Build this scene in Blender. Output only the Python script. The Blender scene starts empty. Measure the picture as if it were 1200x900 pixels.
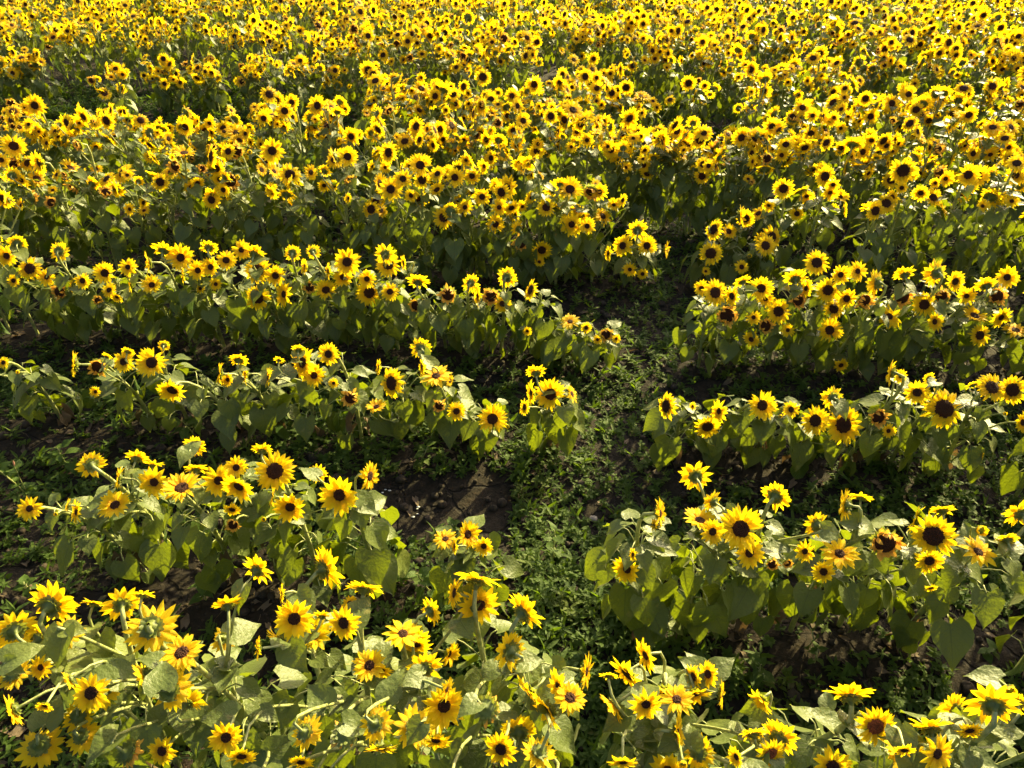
import bpy, math
import numpy as np
from mathutils import Vector, Matrix

SC = bpy.context.scene
COL = SC.collection
PI = math.pi
R = math.radians
rng = np.random.default_rng(11)

# ------------------------------------------------------------------ camera
F = 832.0            # focal length in photo pixels (1200 wide)
CAM_H = 2.45
PITCH = R(37.5)
cp, sp = math.cos(PITCH), math.sin(PITCH)
CAM = np.array([0.0, 0.0, CAM_H])
AX = np.array([1.0, 0, 0]); UP = np.array([0, sp, cp]); FW = np.array([0, cp, -sp])   # right, up, forward
cam = bpy.data.cameras.new('camera'); co = bpy.data.objects.new('camera', cam); COL.objects.link(co)
co.location = CAM; co.rotation_euler = (PI/2 - PITCH, 0, 0)
cam.sensor_width = 36; cam.lens = F/1200*36; cam.clip_start = .05; cam.clip_end = 1500
SC.camera = co

def project(p):
    d = np.asarray(p, float) - CAM
    z = d @ FW
    return 600 + F*(d @ AX)/z, 450 - F*(d @ UP)/z, z

def ray(px, py):
    v = FW + AX*((px-600)/F) + UP*((450-py)/F)
    return v

SLOPE = math.tan(R(4.0))
ROW0, ROWS = 1.68, 0.90          # distance of the second row (k = 0) and the spacing
def row_y(k, x):
    d = 1.0 if k == -1 else ROW0 + ROWS*k
    return d - SLOPE*x

# ------------------------------------------------------------------ materials
def mat(name):
    m = bpy.data.materials.new(name); m.use_nodes = True
    nt = m.node_tree; nt.nodes.clear()
    return m, nt, nt.nodes, nt.links
def N(ns, t, **kw):
    n = ns.new(t)
    for k, v in kw.items():
        if k in n.inputs: n.inputs[k].default_value = v
        else: setattr(n, k, v)
    return n
def ramp(ns, stops):
    r = ns.new('ShaderNodeValToRGB'); e = r.color_ramp.elements
    while len(e) < len(stops): e.new(.5)
    for i, (p, c) in enumerate(stops):
        e[i].position = p; e[i].color = (*c, 1)
    return r
def mathn(ns, ls, op, a, b=None):
    n = ns.new('ShaderNodeMath'); n.operation = op
    for i, v in enumerate((a, b)):
        if v is None: continue
        if isinstance(v, (int, float)): n.inputs[i].default_value = v
        else: ls.new(v, n.inputs[i])
    return n.outputs[0]
def mixc(ns, ls, fac, a, b, mode='MIX'):
    n = ns.new('ShaderNodeMix'); n.data_type = 'RGBA'; n.blend_type = mode
    for i, v in ((0, fac), (6, a), (7, b)):
        if isinstance(v, (int, float)): n.inputs[i].default_value = v
        elif isinstance(v, tuple): n.inputs[i].default_value = (*v, 1)
        else: ls.new(v, n.inputs[i])
    return n.outputs[2]

def two_sided(m, nt, ns, ls, front, trans, tfac, rough, spec=.5, bump=None, coat=0):
    p = N(ns, 'ShaderNodeBsdfPrincipled', **{'Roughness': rough, 'Specular IOR Level': spec})
    ls.new(front, p.inputs['Base Color'])
    t = ns.new('ShaderNodeBsdfTranslucent'); ls.new(trans, t.inputs['Color'])
    if coat:
        p.inputs['Sheen Weight'].default_value = coat; p.inputs['Sheen Roughness'].default_value = .35; p.inputs['Sheen Tint'].default_value = (1, .93, .66, 1)
    if bump is not None:
        ls.new(bump, p.inputs['Normal']); ls.new(bump, t.inputs['Normal'])
    mx = ns.new('ShaderNodeMixShader'); mx.inputs[0].default_value = tfac
    ls.new(p.outputs[0], mx.inputs[1]); ls.new(t.outputs[0], mx.inputs[2])
    o = ns.new('ShaderNodeOutputMaterial'); ls.new(mx.outputs[0], o.inputs[0])

def leaf_material(name, dark, light, trans, under, tfac=.38, rough=.42, sheen=0.0, spec=.5):
    m, nt, ns, ls = mat(name)
    uv = ns.new('ShaderNodeUVMap'); sx = ns.new('ShaderNodeSeparateXYZ'); ls.new(uv.outputs[0], sx.inputs[0])
    au = mathn(ns, ls, 'ABSOLUTE', mathn(ns, ls, 'SUBTRACT', sx.outputs[0], .5))
    mid = mathn(ns, ls, 'LESS_THAN', au, .018)
    sv = mathn(ns, ls, 'FRACT', mathn(ns, ls, 'MULTIPLY', mathn(ns, ls, 'SUBTRACT', sx.outputs[1], mathn(ns, ls, 'MULTIPLY', au, .8)), 7.0))
    side = mathn(ns, ls, 'LESS_THAN', mathn(ns, ls, 'ABSOLUTE', mathn(ns, ls, 'SUBTRACT', sv, .5)), .06)
    vein = mathn(ns, ls, 'MAXIMUM', mid, mathn(ns, ls, 'MULTIPLY', side, .55))
    geo = ns.new('ShaderNodeNewGeometry')
    n1 = N(ns, 'ShaderNodeTexNoise', Scale=7.0, Detail=3.0); ls.new(geo.outputs['Position'], n1.inputs['Vector'])
    n2 = N(ns, 'ShaderNodeTexNoise', Scale=90.0, Detail=3.0); ls.new(geo.outputs['Position'], n2.inputs['Vector'])
    r1 = ramp(ns, [(.35, dark), (.65, light)]); ls.new(n1.outputs[0], r1.inputs[0])
    c = mixc(ns, ls, .35, r1.outputs[0], mixc(ns, ls, n2.outputs[0], dark, light))
    c = mixc(ns, ls, mathn(ns, ls, 'MULTIPLY', vein, .55), c, tuple(min(1, 2.2*x+.02) for x in light))
    c = mixc(ns, ls, geo.outputs['Backfacing'], c, under)
    # scattered dry blotches that belong to the leaf
    n3 = N(ns, 'ShaderNodeTexNoise', Scale=26.0, Detail=2.0); ls.new(geo.outputs['Position'], n3.inputs['Vector'])
    blot = ramp(ns, [(.68, (0, 0, 0)), (.74, (1, 1, 1))]); ls.new(n3.outputs[0], blot.inputs[0])
    c = mixc(ns, ls, mathn(ns, ls, 'MULTIPLY', blot.outputs[0], .5), c, (.20, .17, .05))
    n4 = N(ns, 'ShaderNodeTexNoise', Scale=3.3, Detail=1.0); ls.new(geo.outputs['Position'], n4.inputs['Vector'])
    yel = ramp(ns, [(.60, (0, 0, 0)), (.72, (1, 1, 1))]); ls.new(n4.outputs[0], yel.inputs[0])
    c = mixc(ns, ls, mathn(ns, ls, 'MULTIPLY', yel.outputs[0], .55), c, (.12, .14, .02))
    tc = mixc(ns, ls, mathn(ns, ls, 'MULTIPLY', vein, .5), trans, tuple(x*.35 for x in trans))
    h = mathn(ns, ls, 'SUBTRACT', mathn(ns, ls, 'MULTIPLY', n2.outputs[0], .7), mathn(ns, ls, 'MULTIPLY', vein, .9))
    b = N(ns, 'ShaderNodeBump', Strength=.8, Distance=.006); ls.new(h, b.inputs['Height'])
    two_sided(m, nt, ns, ls, c, tc, tfac, rough, spec, b.outputs[0], sheen)
    return m

M = {}
M['leaf'] = leaf_material('sunflower_leaf', (.018, .045, .006), (.041, .080, .011), (.36, .45, .008), (.075, .100, .022), .22, .48, .08, .34)
M['weed'] = leaf_material('weed_leaf', (.022, .054, .005), (.050, .105, .010), (.22, .36, .01), (.05, .09, .012), .32, .65, 0.0, .25)
M['dry'] = leaf_material('withered_leaf', (.07, .048, .026), (.15, .105, .055), (.20, .12, .04), (.12, .085, .05), .2, .8)

def simple(name, c1, c2, scale, rough, trans=None, tfac=.2, bumpd=.002):
    m, nt, ns, ls = mat(name)
    geo = ns.new('ShaderNodeNewGeometry')
    n1 = N(ns, 'ShaderNodeTexNoise', Scale=scale, Detail=4.0); ls.new(geo.outputs['Position'], n1.inputs['Vector'])
    r1 = ramp(ns, [(.35, c1), (.65, c2)]); ls.new(n1.outputs[0], r1.inputs[0])
    b = N(ns, 'ShaderNodeBump', Strength=.5, Distance=bumpd); ls.new(n1.outputs[0], b.inputs['Height'])
    t = ns.new('ShaderNodeRGB'); t.outputs[0].default_value = (*(trans or c2), 1)
    two_sided(m, nt, ns, ls, r1.outputs[0], t.outputs[0], tfac if trans else 0.0, rough, .4, b.outputs[0])
    return m
M['stem'] = simple('green_stem', (.17, .20, .055), (.36, .38, .15), 60, .5, (.45, .5, .12), .18)
M['bract'] = simple('green_bract', (.06, .088, .014), (.15, .18, .04), 80, .55, (.42, .46, .04), .3)
M['pebble'] = simple('pebble_stone', (.16, .14, .12), (.30, .27, .23), 50, .85)
M['clod'] = simple('soil_clod', (.014, .010, .006), (.040, .029, .018), 60, .95, bumpd=.004)
M['fleck'] = simple('pale_fleck', (.38, .38, .37), (.62, .62, .60), 50, .7)
M['seedhead'] = simple('pinkish_seedhead', (.30, .14, .10), (.48, .28, .2), 80, .7, (.5, .3, .2), .3)

def petal_material(name, base, tip, trans, tfac=.42):
    m, nt, ns, ls = mat(name)
    uv = ns.new('ShaderNodeUVMap'); sx = ns.new('ShaderNodeSeparateXYZ'); ls.new(uv.outputs[0], sx.inputs[0])
    geo = ns.new('ShaderNodeNewGeometry')
    r1 = ramp(ns, [(.0, base), (.45, tip)]); ls.new(sx.outputs[1], r1.inputs[0])
    n0 = N(ns, 'ShaderNodeTexNoise', Scale=5.0, Detail=2.0); ls.new(geo.outputs['Position'], n0.inputs['Vector'])
    hs = N(ns, 'ShaderNodeHueSaturation'); ls.new(r1.outputs[0], hs.inputs['Color'])
    hue = mathn(ns, ls, 'ADD', mathn(ns, ls, 'MULTIPLY', n0.outputs[0], .05), .475); ls.new(hue, hs.inputs['Hue'])
    w = N(ns, 'ShaderNodeTexWave', Scale=2.2, Distortion=1.2, Detail=1.0)
    mp = N(ns, 'ShaderNodeMapping'); mp.inputs['Scale'].default_value = (3.0, .35, 1)
    ls.new(uv.outputs[0], mp.inputs[0]); ls.new(mp.outputs[0], w.inputs['Vector'])
    c = mixc(ns, ls, mathn(ns, ls, 'MULTIPLY', w.outputs['Fac'], .16), hs.outputs[0], base)
    b = N(ns, 'ShaderNodeBump', Strength=.5, Distance=.002); ls.new(w.outputs['Fac'], b.inputs['Height'])
    t = ns.new('ShaderNodeRGB'); t.outputs[0].default_value = (*trans, 1)
    two_sided(m, nt, ns, ls, c, t.outputs[0], tfac, .55, .3, b.outputs[0])
    return m
M['petal'] = petal_material('yellow_petal', (.88, .42, .004), (.95, .68, .008), (1.0, .74, .006), .54)
M['oldpetal'] = petal_material('faded_orange_petal', (.64, .27, .03), (.80, .48, .06), (.85, .45, .04), .35)

def disc_material(name, c_in, c_mid, c_rim):
    m, nt, ns, ls = mat(name)
    uv = ns.new('ShaderNodeUVMap'); sx = ns.new('ShaderNodeSeparateXYZ'); ls.new(uv.outputs[0], sx.inputs[0])
    r1 = ramp(ns, [(.0, c_in), (.5, c_mid), (.97, c_rim)]); ls.new(sx.outputs[1], r1.inputs[0])
    geo = ns.new('ShaderNodeNewGeometry')
    v = N(ns, 'ShaderNodeTexVoronoi', Scale=260.0); ls.new(geo.outputs['Position'], v.inputs['Vector'])
    c = mixc(ns, ls, .5, r1.outputs[0], mixc(ns, ls, v.outputs['Distance'], tuple(min(1, x*1.9) for x in c_rim), tuple(x*.6 for x in c_in)))
    b = N(ns, 'ShaderNodeBump', Strength=1.0, Distance=.004); b.invert = True; ls.new(v.outputs['Distance'], b.inputs['Height'])
    p = N(ns, 'ShaderNodeBsdfPrincipled', Roughness=.85); p.inputs['Specular IOR Level'].default_value = .15
    ls.new(c, p.inputs['Base Color']); ls.new(b.outputs[0], p.inputs['Normal'])
    o = ns.new('ShaderNodeOutputMaterial'); ls.new(p.outputs[0], o.inputs[0])
    return m
M['disc'] = disc_material('brown_disc', (.014, .006, .003), (.018, .007, .003), (.042, .014, .005))
M['reddisc'] = disc_material('reddish_disc', (.045, .014, .006), (.13, .030, .010), (.22, .055, .014))

def ground_material():
    m, nt, ns, ls = mat('dark_soil')
    geo = ns.new('ShaderNodeNewGeometry')
    n1 = N(ns, 'ShaderNodeTexNoise', Scale=3.0, Detail=6.0, Roughness=.6)
    n2 = N(ns, 'ShaderNodeTexNoise', Scale=45.0, Detail=6.0, Roughness=.7)
    v = N(ns, 'ShaderNodeTexVoronoi', Scale=3.4); v.feature = 'DISTANCE_TO_EDGE'
    nd = N(ns, 'ShaderNodeTexNoise', Scale=4.0, Detail=3.0)
    for n in (n1, n2, nd): ls.new(geo.outputs['Position'], n.inputs['Vector'])
    vm = ns.new('ShaderNodeVectorMath'); vm.operation = 'MULTIPLY_ADD'; ls.new(nd.outputs['Color'], vm.inputs[0])
    vm.inputs[1].default_value = (.22, .22, .22); ls.new(geo.outputs['Position'], vm.inputs[2]); ls.new(vm.outputs[0], v.inputs['Vector'])
    crack = ramp(ns, [(.008, (0, 0, 0)), (.03, (1, 1, 1))]); ls.new(v.outputs['Distance'], crack.inputs[0])
    r1 = ramp(ns, [(.3, (.010, .0075, .0045)), (.55, (.016, .012, .007)), (.75, (.027, .020, .012))]); ls.new(n1.outputs[0], r1.inputs[0])
    r2 = ramp(ns, [(.34, (.3, .3, .3)), (.66, (1.6, 1.5, 1.4))]); ls.new(n2.outputs[0], r2.inputs[0])
    c = mixc(ns, ls, 1.0, r1.outputs[0], r2.outputs[0], 'MULTIPLY')
    c = mixc(ns, ls, crack.outputs[0], (.010, .007, .005), c)
    h = mathn(ns, ls, 'ADD', mathn(ns, ls, 'MULTIPLY', n2.outputs[0], .6), mathn(ns, ls, 'MULTIPLY', crack.outputs[0], .8))
    b = N(ns, 'ShaderNodeBump', Strength=1.0, Distance=.02); ls.new(h, b.inputs['Height'])
    p = N(ns, 'ShaderNodeBsdfPrincipled', Roughness=.9); p.inputs['Specular IOR Level'].default_value = .25
    ls.new(c, p.inputs['Base Color']); ls.new(b.outputs[0], p.inputs['Normal'])
    o = ns.new('ShaderNodeOutputMaterial'); ls.new(p.outputs[0], o.inputs[0])
    return m
M['soil'] = ground_material()

# ------------------------------------------------------------------ mesh tools
class T:                                    # a piece of mesh: verts, loops, face sizes, face material keys, uv per loop
    __slots__ = ('V', 'L', 'S', 'K', 'U')
    def __init__(s, V, L, S, K, U): s.V, s.L, s.S, s.K, s.U = V, L, S, K, U
KEYS = list(M.keys()); KI = {k: i for i, k in enumerate(KEYS)}
def piece(V, faces, key, UV):
    V = np.asarray(V, float); UV = np.asarray(UV, float)
    L = np.concatenate([np.asarray(f) for f in faces]).astype(np.int32)
    S = np.array([len(f) for f in faces], np.int32)
    return T(V, L, S, np.full(len(faces), KI[key], np.int32), UV[L])
def grid(P, key, UV, close=False):          # P: (a, b, 3)
    a, b = P.shape[:2]
    i = np.arange(a*b).reshape(a, b)
    if close: i = np.concatenate([i, i[:, :1]], 1)
    q = np.stack([i[:-1, :-1], i[:-1, 1:], i[1:, 1:], i[1:, :-1]], -1).reshape(-1, 4)
    L = q.reshape(-1).astype(np.int32)
    return T(P.reshape(-1, 3), L, np.full(len(q), 4, np.int32), np.full(len(q), KI[key], np.int32), UV.reshape(-1, 2)[L])
def join(ts):
    off = 0; Ls = []
    for t in ts: Ls.append(t.L + off); off += len(t.V)
    return T(np.concatenate([t.V for t in ts]), np.concatenate(Ls), np.concatenate([t.S for t in ts]),
             np.concatenate([t.K for t in ts]), np.concatenate([t.U for t in ts]))
def xf(t, A, p):                            # A: 3x3 (columns are the images of the axes)
    return T(t.V @ A.T + p, t.L, t.S, t.K, t.U)
def frame(z, spin=0.0, hint=(0, 0, 1)):
    z = np.asarray(z, float); z = z/np.linalg.norm(z)
    h = np.array(hint, float)
    if abs(z @ h) > .98: h = np.array([1.0, 0, 0])
    x = np.cross(h, z); x /= np.linalg.norm(x); y = np.cross(z, x)
    c, s = math.cos(spin), math.sin(spin)
    return np.stack([x*c + y*s, -x*s + y*c, z], 1)
def to_mesh(name, ts):
    t = join(ts) if isinstance(ts, list) else ts
    me = bpy.data.meshes.new(name)
    me.vertices.add(len(t.V)); me.vertices.foreach_set('co', t.V.astype(np.float32).ravel())
    me.loops.add(len(t.L)); me.loops.foreach_set('vertex_index', t.L)
    me.polygons.add(len(t.S))
    st = np.zeros(len(t.S), np.int32); st[1:] = np.cumsum(t.S)[:-1]
    me.polygons.foreach_set('loop_start', st)
    used = np.unique(t.K); lut = np.zeros(len(KEYS), np.int32)
    for j, k in enumerate(used): me.materials.append(M[KEYS[k]]); lut[k] = j
    me.polygons.foreach_set('material_index', lut[t.K])
    me.polygons.foreach_set('use_smooth', np.ones(len(t.S), bool))
    uv = me.uv_layers.new(name='UVMap'); uv.data.foreach_set('uv', t.U.astype(np.float32).ravel())
    me.update(calc_edges=True)
    return me
def link(name, me, parent=None, loc=(0, 0, 0)):
    o = bpy.data.objects.new(name, me); COL.objects.link(o); o.location = loc
    if parent is not None: o.parent = parent
    return o
def tag(o, label=None, cat=None, group=None, kind=None):
    for k, v in (('label', label), ('category', cat), ('group', group), ('kind', kind)):
        if v: o[k] = v
    return o
def bezier(p0, p1, p2, p3, n):
    t = np.linspace(0, 1, n)[:, None]
    return (1-t)**3*p0 + 3*(1-t)**2*t*p1 + 3*(1-t)*t*t*p2 + t**3*p3
def tube(P, rad, key, sides=6):
    P = np.asarray(P, float); n = len(P)
    rad = np.broadcast_to(np.asarray(rad, float), (n,))
    tg = np.gradient(P, axis=0); tg /= np.linalg.norm(tg, axis=1)[:, None] + 1e-9
    h = np.array([.31, .95, .05]); x = np.cross(np.broadcast_to(h, tg.shape), tg); x /= np.linalg.norm(x, axis=1)[:, None] + 1e-9
    y = np.cross(tg, x)
    a = np.arange(sides)*2*PI/sides
    G = P[:, None] + rad[:, None, None]*(x[:, None]*np.cos(a)[None, :, None] + y[:, None]*np.sin(a)[None, :, None])
    UV = np.stack(np.meshgrid(np.linspace(0, 1, n), np.linspace(0, 1, sides), indexing='ij')[::-1], -1)
    return grid(G, key, UV, close=True)

# ------------------------------------------------------------------ leaf templates: base at origin, midrib along +Y, upper side +Z, length 1
def leaf_tmpl(g, key='leaf', hi=True, heart=True, wid=1.0):
    if hi: st = [0, .09, .22, .40, .58, .76, .90, 1.0]; cr = np.array([-1, -.55, 0, .55, 1])
    else:  st = [0, .25, .65, 1.0]; cr = np.array([-1, 0, 1.0])
    hw = np.interp(st, [0, .09, .22, .40, .58, .76, .90, 1], [.26, .42, .47, .41, .29, .15, .055, .003] if heart else [.02, .10, .19, .24, .21, .13, .06, .003])*wid
    back = np.interp(st, [0, .09, .22, .4, 1], [-.20, -.13, -.03, 0, 0]) if heart else np.zeros(len(st))
    curl = g.uniform(.2, .9); fold = g.uniform(.08, .35); ph = g.uniform(0, 6.3); tw = g.uniform(-.25, .25)
    P = np.zeros((len(st), len(cr), 3)); UV = np.zeros((len(st), len(cr), 2))
    for i, s in enumerate(st):
        a = curl*s
        yc, zc = (math.sin(a)/curl, -(1-math.cos(a))/curl)
        for j, c in enumerate(cr):
            w = hw[i]*c
            wave = .035*math.sin(ph + s*9 + c*2)*abs(c) + g.normal(0, .008)*abs(c)
            P[i, j] = (w*math.cos(fold) + tw*s*s*.3, yc + back[i]*abs(c)**1.5, zc + abs(w)*math.sin(fold) + wave + tw*w*s)
            UV[i, j] = (.5 + .5*c, s)
    return grid(P[:, ::-1], key, UV[:, ::-1])
LG = np.random.default_rng(5)
LEAF_HI = [leaf_tmpl(LG) for _ in range(10)]
LEAF_LO = [leaf_tmpl(LG, hi=False) for _ in range(6)]
NARROW_HI = [leaf_tmpl(LG, heart=False) for _ in range(5)]
WEED_HI = [leaf_tmpl(LG, 'weed', True, False, 1.3) for _ in range(4)]
WEED_BROAD = [leaf_tmpl(LG, 'weed', True, True, .8) for _ in range(4)]
WEED_LO = [leaf_tmpl(LG, 'weed', False, False, w) for w in (1.0, 1.25, 1.5, .6)]
DRY = [leaf_tmpl(LG, 'dry', False) for _ in range(4)]
for t in DRY:
    t.V[:, 2] += .25*np.sin(t.V[:, 0]*9)*.4; t.V[:, 0] *= .55
for t in WEED_LO: pass

# ------------------------------------------------------------------ flower head templates: face towards +Z, radius 1
def petal_strip(g, a, r0, ln, hw, cup, tipcurl, z0, key, ns=5, nc=3, inward=0.0):
    st = np.linspace(0, 1, ns)
    prof = np.interp(st, [0, .25, .5, .75, 1], [.55, .95, 1.0, .70, .03])*hw
    cr = np.linspace(-1, 1, nc)
    P = np.zeros((ns, nc, 3)); UV = np.zeros((ns, nc, 2))
    ang = cup; r, z = r0, z0; ds = ln/(ns-1); side = g.normal(0, .06); tw = g.normal(0, .22)
    for i, s in enumerate(st):
        for j, c in enumerate(cr):
            w = prof[i]*c
            P[i, j] = (w + side*s*s*ln, r, z + abs(w)*.35 + tw*w*s)
            UV[i, j] = (.5+.5*c, s)
        r += math.cos(ang)*ds; z += math.sin(ang)*ds; ang += tipcurl/(ns-1) + inward/(ns-1)
    t = grid(P[:, ::-1], key, UV[:, ::-1])
    ca, sa = math.cos(a), math.sin(a)
    return xf(t, np.array([[ca, -sa, 0], [sa, ca, 0], [0, 0, 1.0]]), 0)

def dome(r, z, hgt, key, rings, seg, dimple=0.0):
    P = np.zeros((rings+1, seg, 3)); UV = np.zeros((rings+1, seg, 2))
    for i in range(rings+1):
        q = i/rings; rr = r*q
        zz = z + hgt*(math.cos(q*PI/2)**.7 if q < 1 else 0) - dimple*math.exp(-(q/.35)**2)
        for j in range(seg):
            a = 2*PI*j/seg; P[i, j] = (rr*math.cos(a), rr*math.sin(a), zz); UV[i, j] = (j/seg, q)
    return grid(P, key, UV, close=True)

def head_tmpl(g, rd, cup, curl, hi=True, old=False, bud=False, red=False, npet=18):
    pk = 'oldpetal' if old else 'petal'; dk = 'reddisc' if red else 'disc'
    pet, green = [], []
    ns, nc = (5, 3) if hi else (3, 2)
    if not hi: npet = 15
    L = 1 - rd
    if bud:
        for i in range(14 if hi else 7):
            pet.append(petal_strip(g, 2*PI*(i+g.uniform(-.2, .2))/(14 if hi else 7), .35, g.uniform(.45, .6), .13, 1.25, .5, .08, pk, ns, nc))
        disc = dome(.36, .08, .10, 'bract', 3, 10 if hi else 6)
    elif old:
        for i in range(npet):
            pet.append(petal_strip(g, 2*PI*(i+g.uniform(-.4, .4))/npet, rd*.92, L*g.uniform(.55, 1.0), .10, g.uniform(.2, 1.5), g.uniform(.5, 2.2) if g.random() < .55 else g.uniform(-1.2, .2), .02, pk, ns, nc))
        disc = dome(rd, .03, .16, dk, 5 if hi else 2, 18 if hi else 9)
    else:
        for lay in range(2 if hi else 1):
            n = npet if lay == 0 else int(npet*.5)
            for i in range(n):
                if g.random() < .09: continue
                pet.append(petal_strip(g, 2*PI*(i+.5*lay+g.uniform(-.28, .28))/n, rd*.88, L*g.uniform(.86, 1.10)*(1 if lay == 0 else .86)+rd*.12,
                                       (2.5/npet if hi else .17)*g.uniform(.85, 1.12)*(1 if lay == 0 else .8), cup+g.normal(0, .12)+.16*lay, curl+g.normal(0, .25), .01+.03*lay, pk, ns, nc))
        disc = dome(rd, .03, .10, dk, 5 if hi else 2, 18 if hi else 9, .05)
    # back: receptacle and bracts
    rb = (.36 if bud else rd*1.02)
    seg = 14 if hi else 7
    prof = [(rb, .03), (rb*1.06, -.04), (rb*.86, -.13), (rb*.5, -.20), (.11, -.27), (.075, -.40)]
    if not hi: prof = [prof[0], prof[2], prof[5]]
    P = np.zeros((len(prof), seg, 3)); UV = np.zeros((len(prof), seg, 2))
    for i, (r, z) in enumerate(prof):
        for j in range(seg):
            a = 2*PI*j/seg; P[i, j] = (r*math.cos(a), r*math.sin(a), z); UV[i, j] = (j/seg, i/len(prof))
    green.append(grid(P[:, ::-1], 'bract', UV, close=True))
    nb = 15 if hi else 6
    for lay in range(2 if hi else 1):
        for i in range(nb):
            green.append(petal_strip(g, 2*PI*(i+.5*lay+g.uniform(-.2, .2))/nb, rb*(.82-.15*lay), rb*.22+g.uniform(.13, .27), .10 if hi else .15,
                                     (.9 if bud else .15)-.3*lay+g.normal(0, .15), (.5 if bud else -.6)+g.normal(0, .3), -.07-.05*lay, 'bract', 4 if hi else 3, 3 if hi else 2))
    return dict(petals=join(pet), disc=disc, green=join(green), all=join(pet+[disc]+green), kind='bud' if bud else ('old' if old else 'open'), rd=rd)

HG = np.random.default_rng(21)
SPEC = [dict(rd=.27, cup=.10, curl=-.2), dict(rd=.30, cup=.30, curl=-.3), dict(rd=.34, cup=.0, curl=-.2), dict(rd=.25, cup=.5, curl=-.5),
        dict(rd=.40, cup=.15, curl=-.5, npet=23), dict(rd=.43, cup=-.1, curl=-.6, npet=23), dict(rd=.36, cup=.35, curl=-.2, npet=24),
        dict(rd=.46, cup=.3, curl=.3, old=True, npet=24), dict(rd=.44, cup=.3, curl=.3, old=True, npet=20),
        dict(rd=.36, cup=0, curl=0, bud=True), dict(rd=.40, cup=.1, curl=-.5, red=True, npet=23)]
HI = [head_tmpl(HG, **s) for s in SPEC]
LO = [head_tmpl(HG, hi=False, **s) for s in SPEC]
SMALL, BIG, OLD, BUD, RED = [0, 1, 2, 3], [4, 5, 6], [7, 8], 9, 10
HM = []                                      # shared head meshes: (receptacle, petals, disc, all in one)
for i, h in enumerate(HI):
    HM.append((to_mesh('flower_head', h['green']), to_mesh('petals', h['petals']), to_mesh('seed_disc', h['disc']), to_mesh('flower_head', h['all'])))

# ------------------------------------------------------------------ one plant
def nrm(v): v = np.asarray(v, float); return v/(np.linalg.norm(v)+1e-9)

def gen_plant(g, heads, hi=True, leafy=1.0, big=1.0):
    """heads: [(pos, normal, diameter, variant)] relative to the root. Returns stem pieces, foliage pieces and withered pieces."""
    stem, fol, dry = [], [], []
    LT = LEAF_HI if hi else LEAF_LO
    sd, ns = (7, 9) if hi else (4, 5)
    hs = sorted(heads, key=lambda h: -(h[2] + .25*h[0][2]))
    main = hs[0]
    H = max(.32, main[0][2])
    r0 = .0105*big
    end = main[0] - main[1]*main[2]*.17
    C = bezier(np.zeros(3), np.array([g.normal(0, .02), g.normal(0, .02), H*.5]), end*np.array([1, 1, .0]) + np.array([0, 0, min(end[2], H)+.02]) - main[1]*.10*np.array([1, 1, .6]), end, 24)
    Cs = C[np.linspace(0, 23, ns).astype(int)]
    stem.append(tube(Cs, np.linspace(r0, .0055, ns), 'stem', sd))
    zc = np.maximum.accumulate(C[:, 2])
    def at(z):
        i = int(np.clip(np.searchsorted(zc, z), 1, 22)); return C[i]
    for h in hs[1:]:
        e = h[0] - h[1]*h[2]*.17
        hd = math.hypot(*(e[:2]-C[12][:2]))
        b = at(float(np.clip(e[2] - .10 - hd*.9 - g.uniform(0, .08), .12*H, zc[-1]*.88)))
        Ln = np.linalg.norm(e-b)
        B = bezier(b, b + np.array([0, 0, .30])*Ln + (e-b)*np.array([.3, .3, 0]), e - h[1]*Ln*.32 + np.array([0, 0, .02]), e, 8 if hi else 4)
        stem.append(tube(B, np.linspace(.0055, .0038, len(B))*(.7+2.5*h[2]), 'stem', 6 if hi else 3))
        for _ in range(2 if hi else 1):       # small leaves along the branch
            q = B[g.integers(len(B)//3, len(B)-1)]
            az = g.uniform(0, 2*PI); el = g.uniform(-.5, .5)
            d = np.array([math.cos(az)*math.cos(el), math.sin(az)*math.cos(el), math.sin(el)])
            fol.append(leaf_at(g, LT, q, d, g.uniform(.045, .10)*big))
    # leaves up the main stem
    n = int((25 if hi else 14)*leafy*(.55+.55*min(1.2, H/.75)))
    az = g.uniform(0, 2*PI)
    for i in range(n):
        s = (i+g.uniform(-.3, .3))/n
        z = H*(.11+.73*s); p = at(z)
        az += 2.4 + g.normal(0, .35)
        out = np.array([math.cos(az), math.sin(az), 0])
        size = np.interp(s, [0, .25, .6, 1], [.10, .130, .105, .055])*g.uniform(.72, 1.25)*big
        pl = np.interp(s, [0, .4, 1], [.11, .12, .05])*g.uniform(.45, 1.25)
        q = p + out*pl + np.array([0, 0, pl*np.interp(s, [0, 1], [.25, .55])])
        el = np.interp(s, [0, .6, 1], [-1.15, -.85, -.05]) + g.normal(0, .28)
        yaw = az + g.normal(0, .3)
        d = np.array([math.cos(yaw)*math.cos(el), math.sin(yaw)*math.cos(el), math.sin(el)])
        fol.append(leaf_at(g, LT, q, d, size))
        PP = bezier(p, p + out*pl*.4 + np.array([0, 0, pl*.35]), q - d*.02 + np.array([0, 0, .012]), q, 4 if hi else 3)
        fol.append(tube(PP, .0024*big, 'stem', 4 if hi else 3))
    for i in range(int((4 if hi else 2)*g.uniform(.6, 1.4))):
        a = g.uniform(0, 2*PI); z = H*g.uniform(.02, .26); p = at(z); out = np.array([math.cos(a), math.sin(a), 0])
        dry.append(leaf_at(g, DRY, p + out*.03, out*.5 + np.array([0, 0, -1.0]), g.uniform(.07, .12)))
    return stem, fol, dry

def leaf_at(g, LT, q, d, size):
    d = nrm(d); up = np.array([0, 0, 1.0]) + g.normal(0, .22, 3)
    if abs(d[2]) > .9: up = up + np.array([d[0], d[1], 0])*3
    x = nrm(np.cross(d, up)); z = np.cross(x, d)
    A = np.stack([x, d, z], 1)*size
    return xf(LT[g.integers(len(LT))], A, q)

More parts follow.
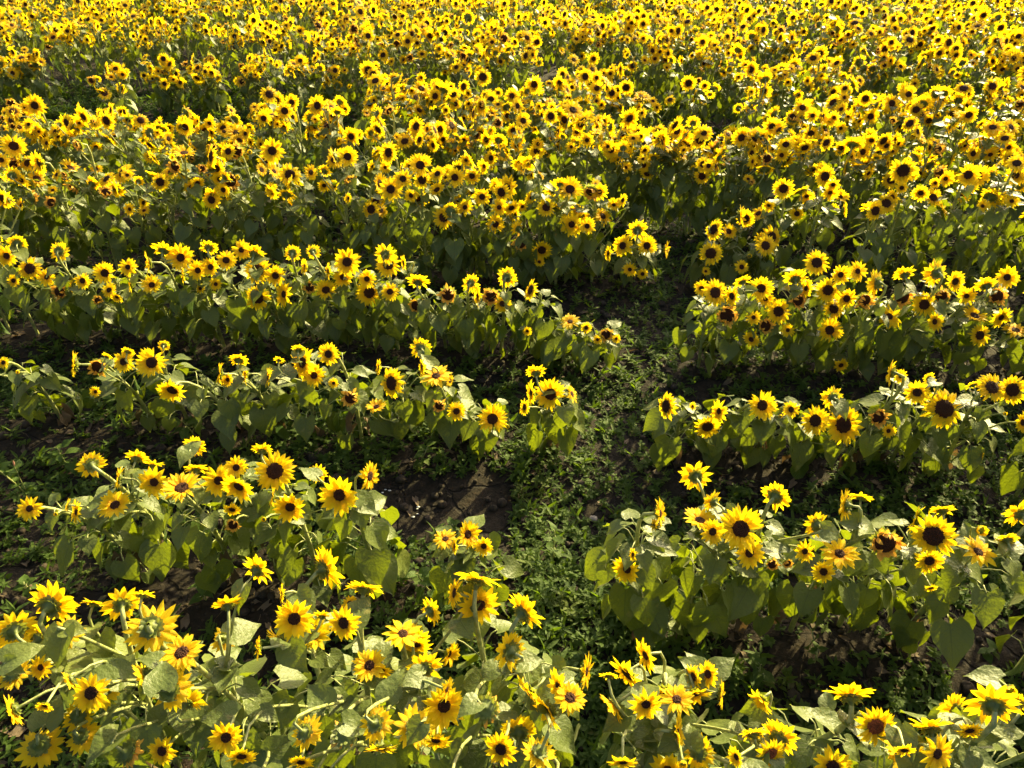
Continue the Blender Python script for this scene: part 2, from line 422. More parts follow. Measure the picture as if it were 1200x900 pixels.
# ------------------------------------------------------------------ the heads read off the photograph, row by row
# x y diameter code ; codes: f facing us, u up, d down, l/r sideways, b seen from behind, o old disc with hanging petals, k bud, R reddish disc
RA = """60 710 56 b;17 738 46 bl;48 782 28 f;107 812 42 f;17 832 38 ld;110 707 26 bu;143 708 42 b;167 697 28 bu;178 735 58 bd;75 742 40 bd;213 765 44 u;172 790 36 ld;200 808 46 bd;
16 790 38 bd;83 796 24 ld;150 882 44 bdo;190 880 32 f;265 864 38 f;267 709 34 bu;302 668 38 b;380 667 52 rb;345 725 46 f;303 760 26 l;358 858 40 bd;377 722 20 bu;283 886 34 d;53 827 20 d;331 695 22 l;
427 690 42 bu;410 707 18 u;403 730 38 f;472 743 42 u;505 716 32 rb;560 680 54 bu;562 709 46 f;613 718 48 rb;533 695 32 l;598 763 44 bl;433 780 38 u;498 783 40 b;523 808 28 r;447 785 26 d;
405 860 44 bdo;440 848 40 bd;485 852 46 bd;570 830 46 bdo;587 878 38 f;655 805 40 l;643 832 46 ld;668 818 36 u;632 882 40 bd;447 877 38 d;353 893 28 d;
757 768 38 l;713 792 22 bu;757 825 38 f;793 820 38 u;813 793 28 l;815 813 36 d;830 790 28 l;845 813 30 r;793 857 38 r;730 893 34 d;800 893 20 k;883 860 32 bu;863 887 24 l;913 865 42 rb;903 883 38 Ro;
996 816 52 bu;1026 851 46 fR;1089 853 48 bu;1098 883 44 f;1163 826 56 b;1136 856 28 d;1182 807 26 k;1060 879 24 d;1192 824 26 b"""
RB1 = """107 545 30 bl;228 523 25 b;160 537 26 bu;140 560 26 l;181 565 36 f;213 572 42 u;180 545 22 bu;230 550 26 bu;256 563 36 f;277 548 26 f;280 570 40 d;322 552 45 f;307 528 24 bu;340 594 36 f;320 582 24 l;135 592 36 u;
35 596 28 f;90 600 28 fl;80 592 15 l;66 602 9 k;372 555 22 b;398 580 46 f;433 558 32 r;272 597 20 d;273 615 22 o;310 608 11 k"""
RB2 = """522 632 28 u;548 626 32 fr;567 640 22 f;533 640 18 l"""
RB3 = """815 558 36 b;836 588 26 bl;909 582 34 rb;773 602 36 r;820 610 38 u;868 620 52 f;835 623 30 f;878 648 34 f;767 615 16 l;735 667 32 fl;742 650 15 l;905 661 22 o;923 660 17 o;
957 615 30 b;943 646 26 f;992 592 36 bl;1009 583 26 bu;984 649 40 u;965 670 26 f;1037 636 48 o;1094 628 48 fl;1074 610 36 bl;1104 598 28 bu;1089 657 32 f;1146 647 40 u;1148 621 24 k;1195 602 36 b;1091 689 14 d;1180 632 26 bu"""
RC1 = """88 427 30 l;115 430 30 o;145 424 24 f;178 425 35 f;192 405 13 b;202 457 32 d;112 459 13 f;150 412 15 bu;125 418 12 bu;258 438 27 l;267 445 16 f;280 422 22 bu;288 438 25 l;315 442 24 l;327 422 13 bu;
355 425 36 fl;368 440 27 f;385 415 26 f;350 410 17 bu;391 449 12 f;493 408 25 b;495 430 20 l;459 449 36 fl;444 430 18 l;511 441 36 u;527 446 15 r;411 466 29 o;441 477 23 u;515 475 22 o;535 482 22 f;577 491 34 f;595 500 9 k"""
RC2 = """628 437 24 bu;623 460 28 l;645 462 36 f;670 462 22 r;615 477 21 l"""
RC3 = """781 476 32 l;812 476 10 l;829 500 31 d;843 482 28 l;893 475 34 f;927 480 20 f;914 488 9 k;976 466 26 b;955 493 34 f;988 498 45 f;1029 489 31 o;1041 505 17 f;1045 437 30 bl;1055 441 17 f;1075 460 28 fl;1106 479 47 f;1089 444 15 b;
1140 451 17 bu;1162 454 34 f;1187 457 34 l;1177 485 9 k;1150 533 15 r;1198 495 26 f"""
RD1 = """35 315 27 f;55 325 21 f;70 295 22 b;16 329 15 f;70 342 25 o;97 329 19 f;85 335 16 l;123 320 25 f;128 340 18 f;150 313 21 f;153 332 23 l;137 348 15 d;115 352 15 o;175 308 25 l;178 334 23 f;212 302 31 f;192 293 27 bu;
232 317 23 f;245 290 21 bu;247 313 23 f;253 333 15 f;235 338 12 f;283 293 23 f;298 297 25 bu;302 317 31 f;323 323 23 f;302 349 29 f;333 345 30 fl;343 297 19 b;367 295 17 b;358 313 20 l;382 340 25 f;363 337 20 o;
407 307 31 f;402 325 23 f;452 298 25 b;455 310 29 f;473 308 17 l;430 327 21 f;433 343 31 f;457 342 21 f;490 330 27 bu;488 358 25 o;525 345 29 o;552 332 21 b;560 347 23 l;575 347 27 o;589 356 21 f;594 325 24 b;622 340 25 l;
668 377 23 u;687 384 13 f;710 392 22 o;700 398 12 f;722 397 11 f;618 388 11 d;8 300 24 f;20 285 20 b;265 305 22 f;215 322 20 l;385 318 20 l"""
RD2 = """822 338 19 f;838 343 31 f;852 370 33 o;880 398 21 f;858 347 23 l;892 338 27 f;897 350 20 f;912 365 29 f;897 382 25 o;923 387 17 f;883 372 18 f;935 352 27 o;932 327 27 bu;970 340 29 f;957 308 29 f;977 362 25 f;972 387 29 f;
992 350 23 f;1013 352 29 o;1028 332 31 b;1057 348 31 o;1042 371 29 f;1083 357 29 f;1103 347 27 o;1097 320 31 b;1095 377 23 f;1148 393 25 f;1168 347 29 o;1155 335 25 bu;1142 370 27 u;1173 372 25 d;1190 387 25 u;1133 347 21 l;
1005 318 24 f;1060 322 24 bu;1120 330 24 l;985 322 22 f;1180 325 26 f;870 330 20 bu;945 338 22 l;982 438 16 d"""
RE2 = """747 270 24 b;730 288 25 fl;758 288 23 f;713 297 17 l;780 292 19 r;738 316 17 f;753 321 13 f"""
RE3 = """897 288 25 f;833 297 27 f;869 313 17 f;827 318 11 f;878 300 10 k"""
RE1 = """458 222 28 f;668 222 29 f;670 263 28 f;640 243 22 f;688 265 20 f;610 285 26 o;635 293 24 d;632 307 13 f;585 243 20 f;520 255 26 f;545 243 20 f"""

def dirn(g, code):
    c = code.replace('o', '').replace('k', '').replace('R', '')
    v = np.array([0, 0, 1.0])
    if 'b' in c: v = np.array([g.normal(0, .15), .25, -.8])
    if 'u' in c: v = v + np.array([0, .85, -.25 if 'b' not in c else .1])
    if 'd' in c: v = v + np.array([0, -.7, -.1 if 'b' not in c else .1])
    if 'l' in c: v = v + np.array([-.75 if 'f' in c else -1.0, 0, 0 if 'f' in c else -.5])
    if 'r' in c: v = v + np.array([.75 if 'f' in c else 1.0, 0, 0 if 'f' in c else -.5])
    if c == 'l' or c == 'r': v = v*np.array([1, 1, 0]) + np.array([0, 0, .45])
    if 'b' in c and ('l' in c or 'r' in c): v = v*np.array([.8, 1, .6])
    if code in ('o', 'Ro'): v = v + np.array([0, -.25, 0])
    v = nrm(v + g.normal(0, .12, 3))
    return v[0]*AX + v[1]*UP - v[2]*FW

def read_heads(g, txt, k, htarget=.78, off=0.0):
    out = []
    for s in txt.replace('\n', '').split(';'):
        a = s.split(); px, py, d = float(a[0]), float(a[1]), float(a[2]); code = a[3]
        v = ray(px, py)
        best = None
        lo, hi_ = (-.27, .24) if k == -1 else (-.20, .20)
        for dy in np.linspace(lo, hi_, 15):
            # solve y = row_y(k, x) + dy along the ray
            t = ((1.0 if k == -1 else ROW0 + ROWS*k) + dy + off)/(v[1] + SLOPE*v[0])
            p = CAM + v*t
            e = abs(p[2] - htarget) + .12*abs(dy) + abs(g.normal(0, .03))
            if best is None or e < best[0]: best = (e, p, t)
        p, t = best[1], best[2]
        p[2] = max(p[2], .16)
        dia = 1.12*d*t/F                            # t is the depth along the optical axis
        if 'k' in code: var = BUD
        elif 'R' in code: var = RED
        elif 'o' in code: var = OLD[g.integers(2)]
        else: var = (BIG if dia > .125 and 'b' not in code and g.random() < .8 else SMALL)[g.integers(3)]
        out.append((p, dirn(g, code), dia, var))
    return out

# ------------------------------------------------------------------ plants as records: (root, heads, row, block, in view?)
PL = []
def plants_from_heads(g, hs, k, block, spacing=.20, fill=True, off=0.0, leafy=1.0):
    xs = np.array([h[0][0] for h in hs]); x0, x1 = xs.min(), xs.max()
    n = max(1, int(round((x1-x0)/spacing)))
    roots = [x0 + (i+.5)*(x1-x0)/n + g.normal(0, .025) for i in range(n)]
    bins = [[] for _ in roots]
    for h in hs:
        d = [abs(h[0][0]-r) + .012*len(b) for r, b in zip(roots, bins)]
        bins[int(np.argmin(d))].append(h)
    for r, b in zip(roots, bins):
        y = row_y(k, r) + off + g.normal(0, .03)
        if not b:
            if not fill: continue
            b = [(np.array([r + g.normal(0, .03), y, g.uniform(.4, .55)]), nrm([g.normal(0, .3), -.6, .7]), .04, BUD)]
        root = np.array([r, y, 0.0])
        PL.append(dict(root=root, heads=[(p-root, n_, d_, v_) for p, n_, d_, v_ in b], k=k, block=block, leafy=leafy, g=int(g.integers(1 << 30))))

def random_heads(g, H, n, facing=(-.10, -1.0)):
    out = []
    for i in range(n):
        if i == 0: p = np.array([g.normal(0, .05), g.normal(-.03, .05), H]); dia = g.uniform(.125, .175)
        else:
            a = g.uniform(0, 2*PI); r = g.uniform(.04, .19)
            p = np.array([r*math.cos(a), r*math.sin(a)-.02, H*g.uniform(.70, 1.04) - .1*r]); dia = g.choice([.085, .105, .12, .13])*g.uniform(.85, 1.15)
        az = math.atan2(facing[1], facing[0]) + g.normal(0, .70); el = g.normal(.40, .40)
        if g.random() < .15: az += PI
        n_ = np.array([math.cos(az)*math.cos(el), math.sin(az)*math.cos(el), math.sin(el)])
        q = g.random()
        if dia > .12: var = OLD[g.integers(2)] if q < .12 else (BIG[g.integers(3)] if q < .75 else SMALL[2])
        else: var = BUD if q < .06 else (OLD[g.integers(2)] if q < .09 else (BIG[g.integers(3)] if q < .18 else SMALL[g.integers(4)]))
        if var == BUD: dia *= .6
        out.append((p, n_, dia, var))
    return out

def row_random(g, k, xa, xb, block, spacing=.185, h=(.66, .92), keep=None, nh=(5, 10)):
    x = xa
    while x < xb:
        x += spacing*g.uniform(.7, 1.3)
        y = row_y(k, x) + g.normal(0, .07)
        root = np.array([x, y, 0.0])
        f = 1.0 if keep is None else keep(root)
        if g.random() > f: continue
        H = g.uniform(*h)*(1.12 if g.random() < .06 else 1)
        if f < 1: H *= .7
        PL.append(dict(root=root, heads=random_heads(g, H, int(g.integers(*nh))), k=k, block=block, g=int(g.integers(1 << 30))))

g = rng
hA = read_heads(g, RA, -1, .92)
split = lambda hs, x: ([h for h in hs if project(h[0])[0] < x], [h for h in hs if project(h[0])[0] >= x])
hA = [h for h in hA]
for h in list(hA):                          # the front row is crowded: more nodding heads below the top ones
    if g.random() < .60:
        p = h[0] + np.array([g.normal(0, .07), g.normal(-.02, .06), -g.uniform(.05, .17)])
        if project(p)[1] > 745: hA.append((p, dirn(g, g.choice(['bd', 'd', 'f', 'ld', 'b', 'u', 'r'])), g.uniform(.07, .12), SMALL[g.integers(4)]))
a1, a2 = split(hA, 690)
plants_from_heads(g, a1, -1, 'l', .165); plants_from_heads(g, a2, -1, 'r', .165)
plants_from_heads(g, read_heads(g, RB1, 0, .74, .10), 0, 'l', .20, True, .12, .85); plants_from_heads(g, read_heads(g, RB2, 0, .5), 0, 'm', .3); plants_from_heads(g, read_heads(g, RB3, 0), 0, 'r', .19)
plants_from_heads(g, read_heads(g, RC1, 1, .62, .10), 1, 'l', .23, False, .12, .68); plants_from_heads(g, read_heads(g, RC2, 1, .66, .04), 1, 'm', .3, True, .05); plants_from_heads(g, read_heads(g, RC3, 1, .66, .04), 1, 'r', .20, True, .05, .85)
plants_from_heads(g, read_heads(g, RD1, 2), 2, 'l', .19); plants_from_heads(g, read_heads(g, RD2, 2, .85), 2, 'r', .19)
plants_from_heads(g, read_heads(g, RE2, 3), 3, 'm', .4); plants_from_heads(g, read_heads(g, RE3, 3), 3, 'n', .25)
plants_from_heads(g, read_heads(g, RE1, 3), 3, 'x', .24, False)

def wx(px, k, z=.75):                         # world x of photo column px at row k
    d = (ROW0+ROWS*k); v = None
    for _ in range(4):
        y = d - SLOPE*(0 if v is None else v)
        t = y*cp + (CAM_H-z)*sp; v = (px-600)/F*t
    return v
def margin(k): return 2.0 + .15*k
plants_from_heads(g, read_heads(g, '4 425 14 f;22 436 9 k;-12 440 12 l', 1, .55, .10), 1, 'l', .4, True, .10, .7)
# beyond the frame on both sides of the near rows
for k in (-1, 0, 1, 2):
    for sgn in (-1, 1):
        if k == 1 and sgn < 0: row_random(g, k, wx(0, k)-margin(k), wx(0, k)-.9, 'out'); continue
        e = wx(0 if sgn < 0 else 1200, k)
        row_random(g, k, *((e-margin(k), e-(.62 if k < 2 else .15)) if sgn < 0 else (e+(.25 if k < 0 else .0), e+margin(k))), 'out')
# fourth row back and beyond
row_random(g, 3, wx(0, 3)-margin(3), wx(690, 3), 'l')
row_random(g, 3, wx(905, 3), wx(1200, 3)+margin(3), 'r')
row_random(g, 3, wx(800, 3), wx(900, 3), 'r', .2, (.38, .52), nh=(2, 4))
row_random(g, 4, wx(700, 4), wx(870, 4), 'r', .26, (.6, .8), nh=(6, 10))
def keep(k):
    def f(r):
        px, py, z = project(r)
        if k == 5 and px < 420: return .45
        if k == 6 and px < 440: return .05
        if k == 7 and px < 400: return .6
        if k in (5, 6) and 690 < px < 850: return .6
        if k == 6 and 440 < px < 640: return .5
        n_ = math.sin(r[0]*1.3+r[1]*.9)*math.sin(r[1]*1.1-r[0]*.5+1.7) + .5*math.sin(r[0]*3.1-1.0+r[1]*2)
        return 1.0 if k < 6 or n_ > -.45 else .62
    return f
for k in range(4, 17):
    row_random(g, k, wx(0, k)-margin(k), wx(1200, k)+margin(k), 'all', .185 if k < 9 else .22, keep=keep(k), nh=(8, 14) if k < 10 else (9, 15))

# ------------------------------------------------------------------ which plants are things of their own
def in_view(p):
    best = 0
    for h in p['heads']:
        px, py, z = project(p['root']+h[0])
        if -6 < px < 1206 and -6 < py < 906: best = max(best, 1/z)
    return best
for p in PL: p['vis'] = in_view(p) if p['block'] != 'out' else 0
order = sorted([p for p in PL if p['vis'] > 0], key=lambda p: -p['vis'])
own = order[:300]
ids = {id(p) for p in own}

ORD = ['first', 'second', 'third', 'fourth', 'fifth', 'sixth', 'seventh', 'eighth', 'ninth', 'tenth', 'eleventh', 'twelfth', 'thirteenth', 'fourteenth', 'fifteenth', 'sixteenth', 'seventeenth', 'eighteenth', 'nineteenth', 'twentieth']
TENS = ['', '', 'twenty', 'thirty', 'forty', 'fifty']
def ordw(n):
    if n <= 20: return ORD[n-1]
    t, u = divmod(n, 10)
    return TENS[t][:-1]+'ieth' if u == 0 else TENS[t]+'-'+ORD[u-1]
NUM = ['no', 'one', 'two', 'three', 'four', 'five', 'six', 'seven', 'eight', 'nine', 'ten', 'eleven', 'twelve', 'thirteen', 'fourteen']
ROWN = {-1: 'front', 0: 'second', 1: 'third', 2: 'fourth', 3: 'fifth', 4: 'sixth', 5: 'seventh', 6: 'eighth', 7: 'ninth', 8: 'tenth'}
def describe(p):
    hs = p['heads']; n = len(hs); H = max(h[0][2] for h in hs)
    kinds = [HI[h[3]]['kind'] for h in hs]
    back = sum(1 for h in hs if (h[1] @ (-FW)) < -.1)
    size = 'tall' if H > .93 else ('low' if H < .62 else 'bushy')
    w = f"{size} sunflower with {NUM[min(n, 14)]} " + ('head' if n == 1 else 'heads')
    if 'old' in kinds: w = f"{size} sunflower with {NUM[min(n,14)]} heads, some wilting" if n > 1 else f"{size} sunflower with one wilting head"
    elif back >= max(2, n*.5): w += ', mostly turned away'
    return w
rows = {}
for p in own: rows.setdefault((p['k']), []).append(p)
for k, ps in rows.items():
    ps.sort(key=lambda p: project(p['root'])[0])
    if k <= 2:
        L = [p for p in ps if p['block'] == 'l']; Mi = [p for p in ps if p['block'] == 'm']; Rr = [p for p in ps if p['block'] == 'r']
        for i, p in enumerate(reversed(L)): p['pos'] = f"{ordw(i+1)} left of the path in {ROWN[k]} row"
        for i, p in enumerate(Rr): p['pos'] = f"{ordw(i+1)} right of the path in {ROWN[k]} row"
        for i, p in enumerate(Mi): p['pos'] = f"standing alone beside the path in {ROWN[k]} row"
    else:
        for i, p in enumerate(ps): p['pos'] = f"{ordw(i+1)} from left in {ROWN.get(k, 'farther')} row"

def place_heads(root_obj, p, split_parts):
    for (pos, n_, dia, var) in p['heads']:
        A = frame(n_, (hash((round(pos[0], 4), round(pos[2], 4))) % 628)/100)
        mtx = Matrix(((*A[0]*dia/2, pos[0]), (*A[1]*dia/2, pos[1]), (*A[2]*dia/2, pos[2]), (0, 0, 0, 1)))
        hm = HM[var]
        h = link('flower_head' if var != BUD else 'flower_bud', hm[0] if split_parts else hm[3], root_obj); h.matrix_local = mtx
        if var in OLD: h['label'] = 'wilting head with faded petals'
        if split_parts:
            link('petals', hm[1], h)
            link('seed_disc' if var != BUD else 'bud_tip', hm[2], h)

for n_i, p in enumerate(own):
    gg = np.random.default_rng(p['g'])
    near = p['k'] <= 1
    s, f, d = gen_plant(gg, p['heads'], True, (.80 if p['k'] == -1 else 1.12 if p['k'] <= 2 else 1.0)*p.get('leafy', 1.0), .92 if p['k'] == -1 else 1.0)
    e = bpy.data.objects.new('sunflower', None); COL.objects.link(e); e.location = p['root']; e.empty_display_size = .05
    tag(e, describe(p) + ', ' + p['pos'], 'sunflower', 'sunflowers growing in rows across the field')
    link('stem', to_mesh('stem', s), e); link('foliage', to_mesh('foliage', f), e)
    if near and d: link('withered_leaves', to_mesh('withered_leaves', d), e)
    place_heads(e, p, p['k'] <= 2)

# everything past those: one mass
ts = []
for p in PL:
    if id(p) in ids: continue
    gg = np.random.default_rng(p['g'])
    nearish = p['k'] <= 4
    s, f, d = gen_plant(gg, p['heads'], False, 1.2)
    ts += [xf(join(s + f), np.eye(3), p['root'])]
    for (pos, n_, dia, var) in p['heads']:
        ts.append(xf((HI if nearish else LO)[var]['all'], frame(n_, gg.uniform(0, 6.28))*dia/2, pos + p['root']))
o = link('distant_sunflowers', to_mesh('distant_sunflowers', ts))
tag(o, 'dense mass of small sunflowers filling the far end of the field', 'sunflowers', None, 'stuff')

# ------------------------------------------------------------------ ground
def lines(a, b, step, far):
    v = list(np.arange(a, b, step)); s = step
    x = v[-1]
    while x < far: s *= 1.35; x += s; v.append(x)
    x = v[0]; s = step; pre = []
    while x > -far: s *= 1.35; x -= s; pre.append(x)
    return np.array(pre[::-1] + v)
def hnoise(x, y):
    return (.010*np.sin(3.1*x+1.3*y) + .012*np.sin(7.3*y-2.1*x+.6) + .007*np.sin(17*x+5*y) * np.sin(13*y-6*x) + .006*np.sin(31*x-11*y+2)*np.sin(27*y+9*x))
gx, gy = lines(-3.6, 3.6, .04, 400), lines(-.4, 5.2, .04, 400)
X, Y = np.meshgrid(gx, gy, indexing='ij')
def gz(x, y):
    q = (y + SLOPE*x - ROW0)/ROWS
    ridge = .018*np.cos(2*PI*q)
    fade = np.clip((14-np.hypot(x, y))/8, 0, 1)
    return (hnoise(x, y) + ridge)*fade - .018
Z = gz(X, Y)
gp = grid(np.stack([X, Y, Z], -1), 'soil', np.stack([X, Y], -1)*.1)
gp.L = gp.L.reshape(-1, 4)[:, ::-1].reshape(-1).copy()
o = link('ground', to_mesh('ground', gp)); tag(o, 'dark brown cracked field soil', 'ground', None, 'structure')

# ------------------------------------------------------------------ small clods, weeds
cg = np.random.default_rng(77)
def rock(g_, key, n=6):
    P = np.zeros((4, n, 3)); UV = np.zeros((4, n, 2))
    for i, (r, z) in enumerate([(.02, 1), (.8, .55), (1, 0), (.7, -.6)]):
        for j in range(n):
            a = 2*PI*j/n; rr = r*g_.uniform(.75, 1.2); P[i, j] = (rr*math.cos(a), rr*math.sin(a), z*g_.uniform(.6, 1)); UV[i, j] = (j/n, i/3)
    t = grid(P, key, UV, close=True); return t
CL = [rock(cg, 'clod') for _ in range(6)]
ts = []
for _ in range(9000):
    y = cg.uniform(.3, 5.5); x = cg.uniform(-1, 1)*(1.2+.85*y); s = min(.028, .004+cg.exponential(.006))
    ts.append(xf(CL[cg.integers(6)], frame([cg.normal(0, .3), cg.normal(0, .3), 1], cg.uniform(0, 6))*s, np.array([x, y, gz(x, y)+s*.3])))
o = link('soil_crumbs', to_mesh('soil_crumbs', ts)); tag(o, 'small crumbs and clods of dark soil between the rows', 'soil crumbs', None, 'stuff')

def sprig(g_, kind):
    ts = []; h = g_.uniform(.02, .07); n = g_.integers(6, 13)
    top = np.array([g_.normal(0, .02), g_.normal(0, .02), h]); az = g_.uniform(0, 6)
    ts.append(tube(bezier(np.zeros(3), np.array([0, 0, h*.4]), top*.8, top, 3), .0014, 'weed', 3))
    for i in range(n):
        az += 2.4; s = (i+.5)/n; el = g_.uniform(-.1, .9)
        d = [math.cos(az)*math.cos(el), math.sin(az)*math.cos(el), math.sin(el)]
        ts.append(leaf_at(g_, WEED_LO[:3] if kind == 0 else WEED_LO[3:], top*s, d, (g_.uniform(.018, .038) if kind == 0 else g_.uniform(.035, .07))))
    return join(ts)
SPR = [sprig(cg, 0) for _ in range(10)] + [sprig(cg, 1) for _ in range(4)]
def sn(x, y):                                # smooth patchiness of the weed cover
    return math.sin(2.3*x+.7*y+1)*.5 + math.sin(4.1*y-1.9*x+2)*.4 + math.sin(6.7*x+3.3*y)*.35
LIT = []
for _ in range(2600):
    k = cg.integers(-1, 5); x = cg.uniform(-1, 1)*(1.6+.9*(k+2)); y = row_y(k, x) + cg.normal(-.02, .17)
    if cg.random() < .5: LIT.append(leaf_at(cg, DRY, np.array([x, y, gz(x, y)+.008]), [cg.normal(), cg.normal(), cg.normal(0, .15)], cg.uniform(.02, .075)))
    else:
        a = cg.uniform(0, 6.3); l = cg.uniform(.02, .09); q = np.array([x, y, gz(x, y)+.006]); LIT.append(tube(np.array([q, q+[l*math.cos(a)*.5, l*math.sin(a)*.5, .006], q+[l*math.cos(a+.2), l*math.sin(a+.2), cg.uniform(0, .02)]]), .0013, 'dry', 3))
o = link('plant_litter', to_mesh('plant_litter', LIT)); tag(o, 'dry brown leaves and straw littering the soil under the rows', 'plant litter', None, 'stuff')
ts = []
PATH = wx(700, 0, 0)
cnt = 0
for _ in range(60000):
    y = .4 + 9.0*cg.random()**1.35; x = cg.uniform(-1, 1)*(1.2+.9*y)
    q = ((y + SLOPE*x - ROW0)/ROWS) % 1.0
    px, py, z_ = project((x, y, 0))
    dens = .60 + .36*sn(x, y)
    if 600 < px < 800 and py < 640: dens += .18              # the trodden path is weedy
    if 600 < px < 860 and 640 < py: dens += .18
    if 405 < px < 600 and 560 < py < 625: dens -= .75        # bare cracked patch
    if 150 < px < 400 and py > 640 and py < 720: dens -= .25
    if px < 460 and 430 < py < 580: dens += .25
    if y > 6 and px < 460: dens = .9
    if min(q, 1-q) < .14 and not (600 < px < 790): dens -= .35
    if cg.random() > dens: continue
    sc = cg.uniform(.42, 1.12)*(1.6 if y > 6 else 1)
    ts.append(xf(SPR[cg.integers(14)], frame([cg.normal(0, .15), cg.normal(0, .15), 1], cg.uniform(0, 6.3))*sc, np.array([x, y, gz(x, y)-.002]))); cnt += 1
o = link('weeds', to_mesh('weeds', ts)); tag(o, 'low green weeds covering the soil between rows and along the path', 'weeds', None, 'stuff')

def ground_at(px, py):
    v = ray(px, py); t = -CAM_H/v[2]; p = CAM + v*t; p[2] = gz(p[0], p[1]); return p

def broad_weed(px, py, h, n, size, label, upright=False, tm=None):
    gq = np.random.default_rng(int(px*7+py)); p = ground_at(px, py)
    e = bpy.data.objects.new('weed_plant', None); COL.objects.link(e); e.location = p; e.empty_display_size = .03
    tag(e, label, 'weed', 'larger weeds between the rows')
    fo, stq = [], []
    top = np.array([gq.normal(0, .02), gq.normal(0, .02), h])
    C = bezier(np.zeros(3), np.array([0, 0, h*.4]), top*np.array([1, 1, .7]), top, 8); stq.append(tube(C, np.linspace(.004, .0022, 8), 'stem', 5))
    az = gq.uniform(0, 6)
    for i in range(n):
        s = (i+1)/n; az += 1.57 + gq.normal(0, .25) if i % 2 else PI
        q = C[int(1+6*s)]; el = np.interp(s, [0, 1], [-.1, .45]) + gq.normal(0, .15)
        out = np.array([math.cos(az), math.sin(az), 0]); pl = size*.35*(1.2-s*.6)
        b = q + out*pl + np.array([0, 0, pl*.3]); fo.append(tube(np.array([q, (q+b)/2+np.array([0, 0, .003]), b]), .0015, 'stem', 4))
        fo.append(leaf_at(gq, tm or WEED_BROAD, b, out*math.cos(el) + np.array([0, 0, math.sin(el)]), size*gq.uniform(.75, 1.15)))
    link('stem', to_mesh('stem', stq), e); link('foliage', to_mesh('foliage', fo), e)
broad_weed(648, 655, .16, 7, .055, 'young upright sunflower seedling with pale leaves on the open path')
broad_weed(890, 800, .07, 10, .050, 'broad leaved weed with rounded bright leaves below second row right block')
broad_weed(830, 780, .08, 8, .045, 'broad leaved weed partly behind front row, beside rounder leaved weed')
broad_weed(505, 702, .16, 9, .062, 'tall broad leaved weed growing behind the front row heads')
broad_weed(528, 610, .05, 9, .038, 'small broad leaved weed at the edge of the bare cracked patch')
broad_weed(494, 545, .08, 8, .050, 'broad leaved weed just below the third row, above cracked soil')
broad_weed(35, 690, .05, 8, .048, 'low weed in shade below the second row at left edge')
broad_weed(240, 700, .10, 8, .05, 'leafy weed behind the front row near left block')
broad_weed(1148, 768, .04, 6, .04, 'small weed below the second row right end')
broad_weed(955, 775, .03, 6, .035, 'tiny weed on dark soil beneath second row right block')
broad_weed(225, 505, .11, 8, .075, 'narrow leaved weed in the gap between second and third rows', tm=WEED_HI)
broad_weed(120, 480, .10, 8, .06, 'thin leaved weed under left end of the third row', tm=WEED_HI)
broad_weed(78, 545, .14, 9, .07, 'spreading narrow leaved weed next to the tall seeding weed', tm=WEED_HI)

def tall_weed(px, py, h, label):
    gq = np.random.default_rng(int(px)); p = ground_at(px, py)
    e = bpy.data.objects.new('seeding_weed', None); COL.objects.link(e); e.location = p; e.empty_display_size = .03
    tag(e, label, 'weed', 'larger weeds between the rows')
    stq, fo, sd = [], [], []
    for a in range(4):
        top = np.array([gq.normal(0, .07), gq.normal(0, .05), h*gq.uniform(.6, 1)])
        C = bezier(np.zeros(3), np.array([0, 0, h*.4]), top*np.array([.7, .7, .8]), top, 8); stq.append(tube(C, np.linspace(.003, .0014, 8), 'stem', 4))
        sd.append(tube(np.array([top, top+[.004, 0, .014], top+[.008, 0, .03]]), [.003, .0045, .001], 'seedhead', 5))
        for i in range(7):
            az = gq.uniform(0, 6.3); el = gq.uniform(0, .8); fo.append(leaf_at(gq, WEED_HI, C[1+i % 6], [math.cos(az)*math.cos(el), math.sin(az)*math.cos(el), math.sin(el)], gq.uniform(.04, .08)))
    link('stem', to_mesh('stem', stq), e); link('foliage', to_mesh('foliage', fo), e); link('seed_spikes', to_mesh('seed_spikes', sd), e)
tall_weed(40, 592, .42, 'tall thin weed with pinkish seed spikes at the left edge')

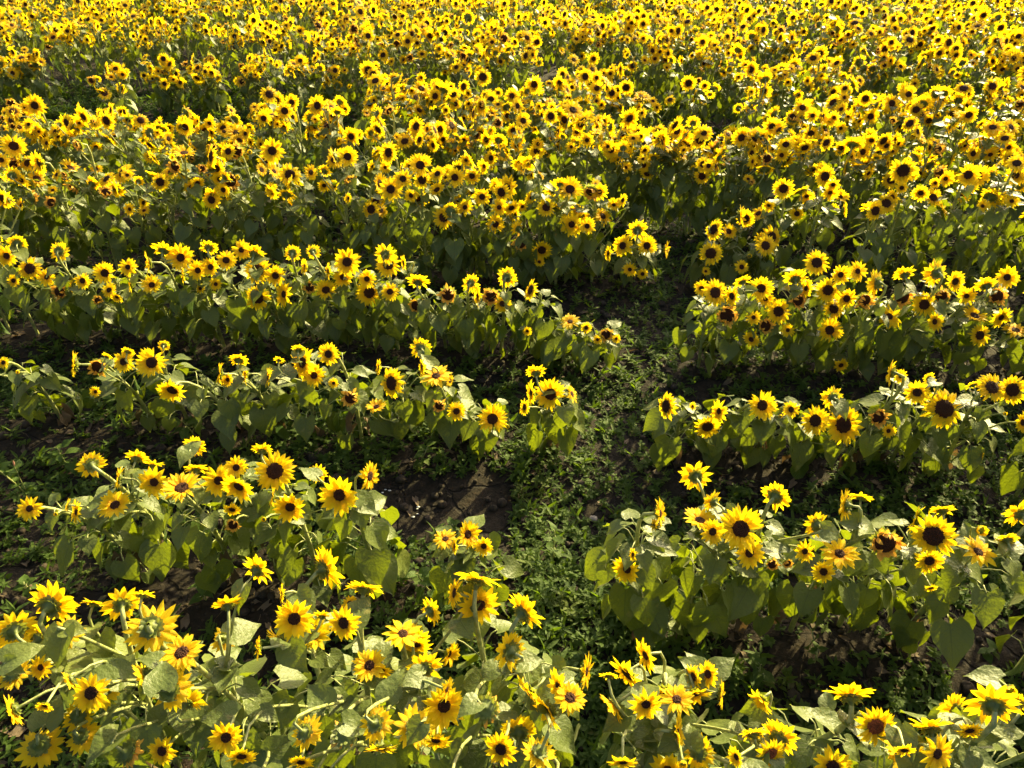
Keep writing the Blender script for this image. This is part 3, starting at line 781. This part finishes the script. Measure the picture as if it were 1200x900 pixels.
for i, (px, py, s, lb) in enumerate([(948/3+380, 380+662/3, .022, 'grey brown stone lying on the path beside weeds'), (97, 494, .018, 'pale flat pebble in the gap below third row left'),
                                  (200, 495, .014, 'small pale stone below the third row left block')]):
    t = rock(np.random.default_rng(i+3), 'pebble', 9); p = ground_at(px, py)
    o = link('pebble', to_mesh('pebble', xf(t, np.diag([s, s*.8, s*.55]), 0)), None, p + np.array([0, 0, s*.25])); tag(o, lb, 'pebble', 'pebbles on the soil')
ts = []
for px, py in [(448, 577), (452, 574), (456, 575), (445, 578), (485, 600), (488, 597), (491, 590), (498, 601), (443, 610), (424, 605), (488, 592)]:
    for _ in range(1):
        s = cg.uniform(.006, .011); ts.append(xf(rock(cg, 'fleck', 5), np.diag([s, s*.6, s*.25]), ground_at(px+cg.normal(0, 1), py)+np.array([0, 0, .004])))
o = link('pale_flecks', to_mesh('pale_flecks', ts)); tag(o, 'pale flecks of debris scattered on the bare cracked soil', 'debris', None, 'stuff')

# ------------------------------------------------------------------ light
SUN_AZ, SUN_EL = R(37), R(26)                # azimuth to the right of straight ahead
sd = np.array([math.sin(SUN_AZ)*math.cos(SUN_EL), math.cos(SUN_AZ)*math.cos(SUN_EL), math.sin(SUN_EL)])
L = bpy.data.lights.new('sun', 'SUN'); L.energy = 5.0; L.angle = R(.6); L.color = (1, .84, .38)
lo = bpy.data.objects.new('sun', L); COL.objects.link(lo); lo.rotation_euler = Vector(sd).to_track_quat('Z', 'Y').to_euler()
w = bpy.data.worlds.new('World'); SC.world = w; w.use_nodes = True
nt = w.node_tree; bg = nt.nodes['Background']; sky = nt.nodes.new('ShaderNodeTexSky'); sky.sky_type = 'NISHITA'; sky.sun_disc = False
sky.sun_elevation = SUN_EL; sky.sun_rotation = SUN_AZ; sky.air_density = 1.0; sky.dust_density = 7.0; sky.ozone_density = .4
nt.links.new(sky.outputs[0], bg.inputs[0]); bg.inputs[1].default_value = .09
SC.view_settings.view_transform = 'Standard'; SC.view_settings.look = 'None'; SC.view_settings.gamma = 1
SC.view_settings.exposure = 1.95
SC.cycles.max_bounces = 6; SC.cycles.diffuse_bounces = 4; SC.cycles.glossy_bounces = 2; SC.cycles.transmission_bounces = 4; SC.cycles.transparent_max_bounces = 4
SC.cycles.use_denoising = True
print('plants', len(PL), 'in view', len(order), 'own', len(own), 'sprigs', cnt, {k: len(v) for k, v in rows.items()})
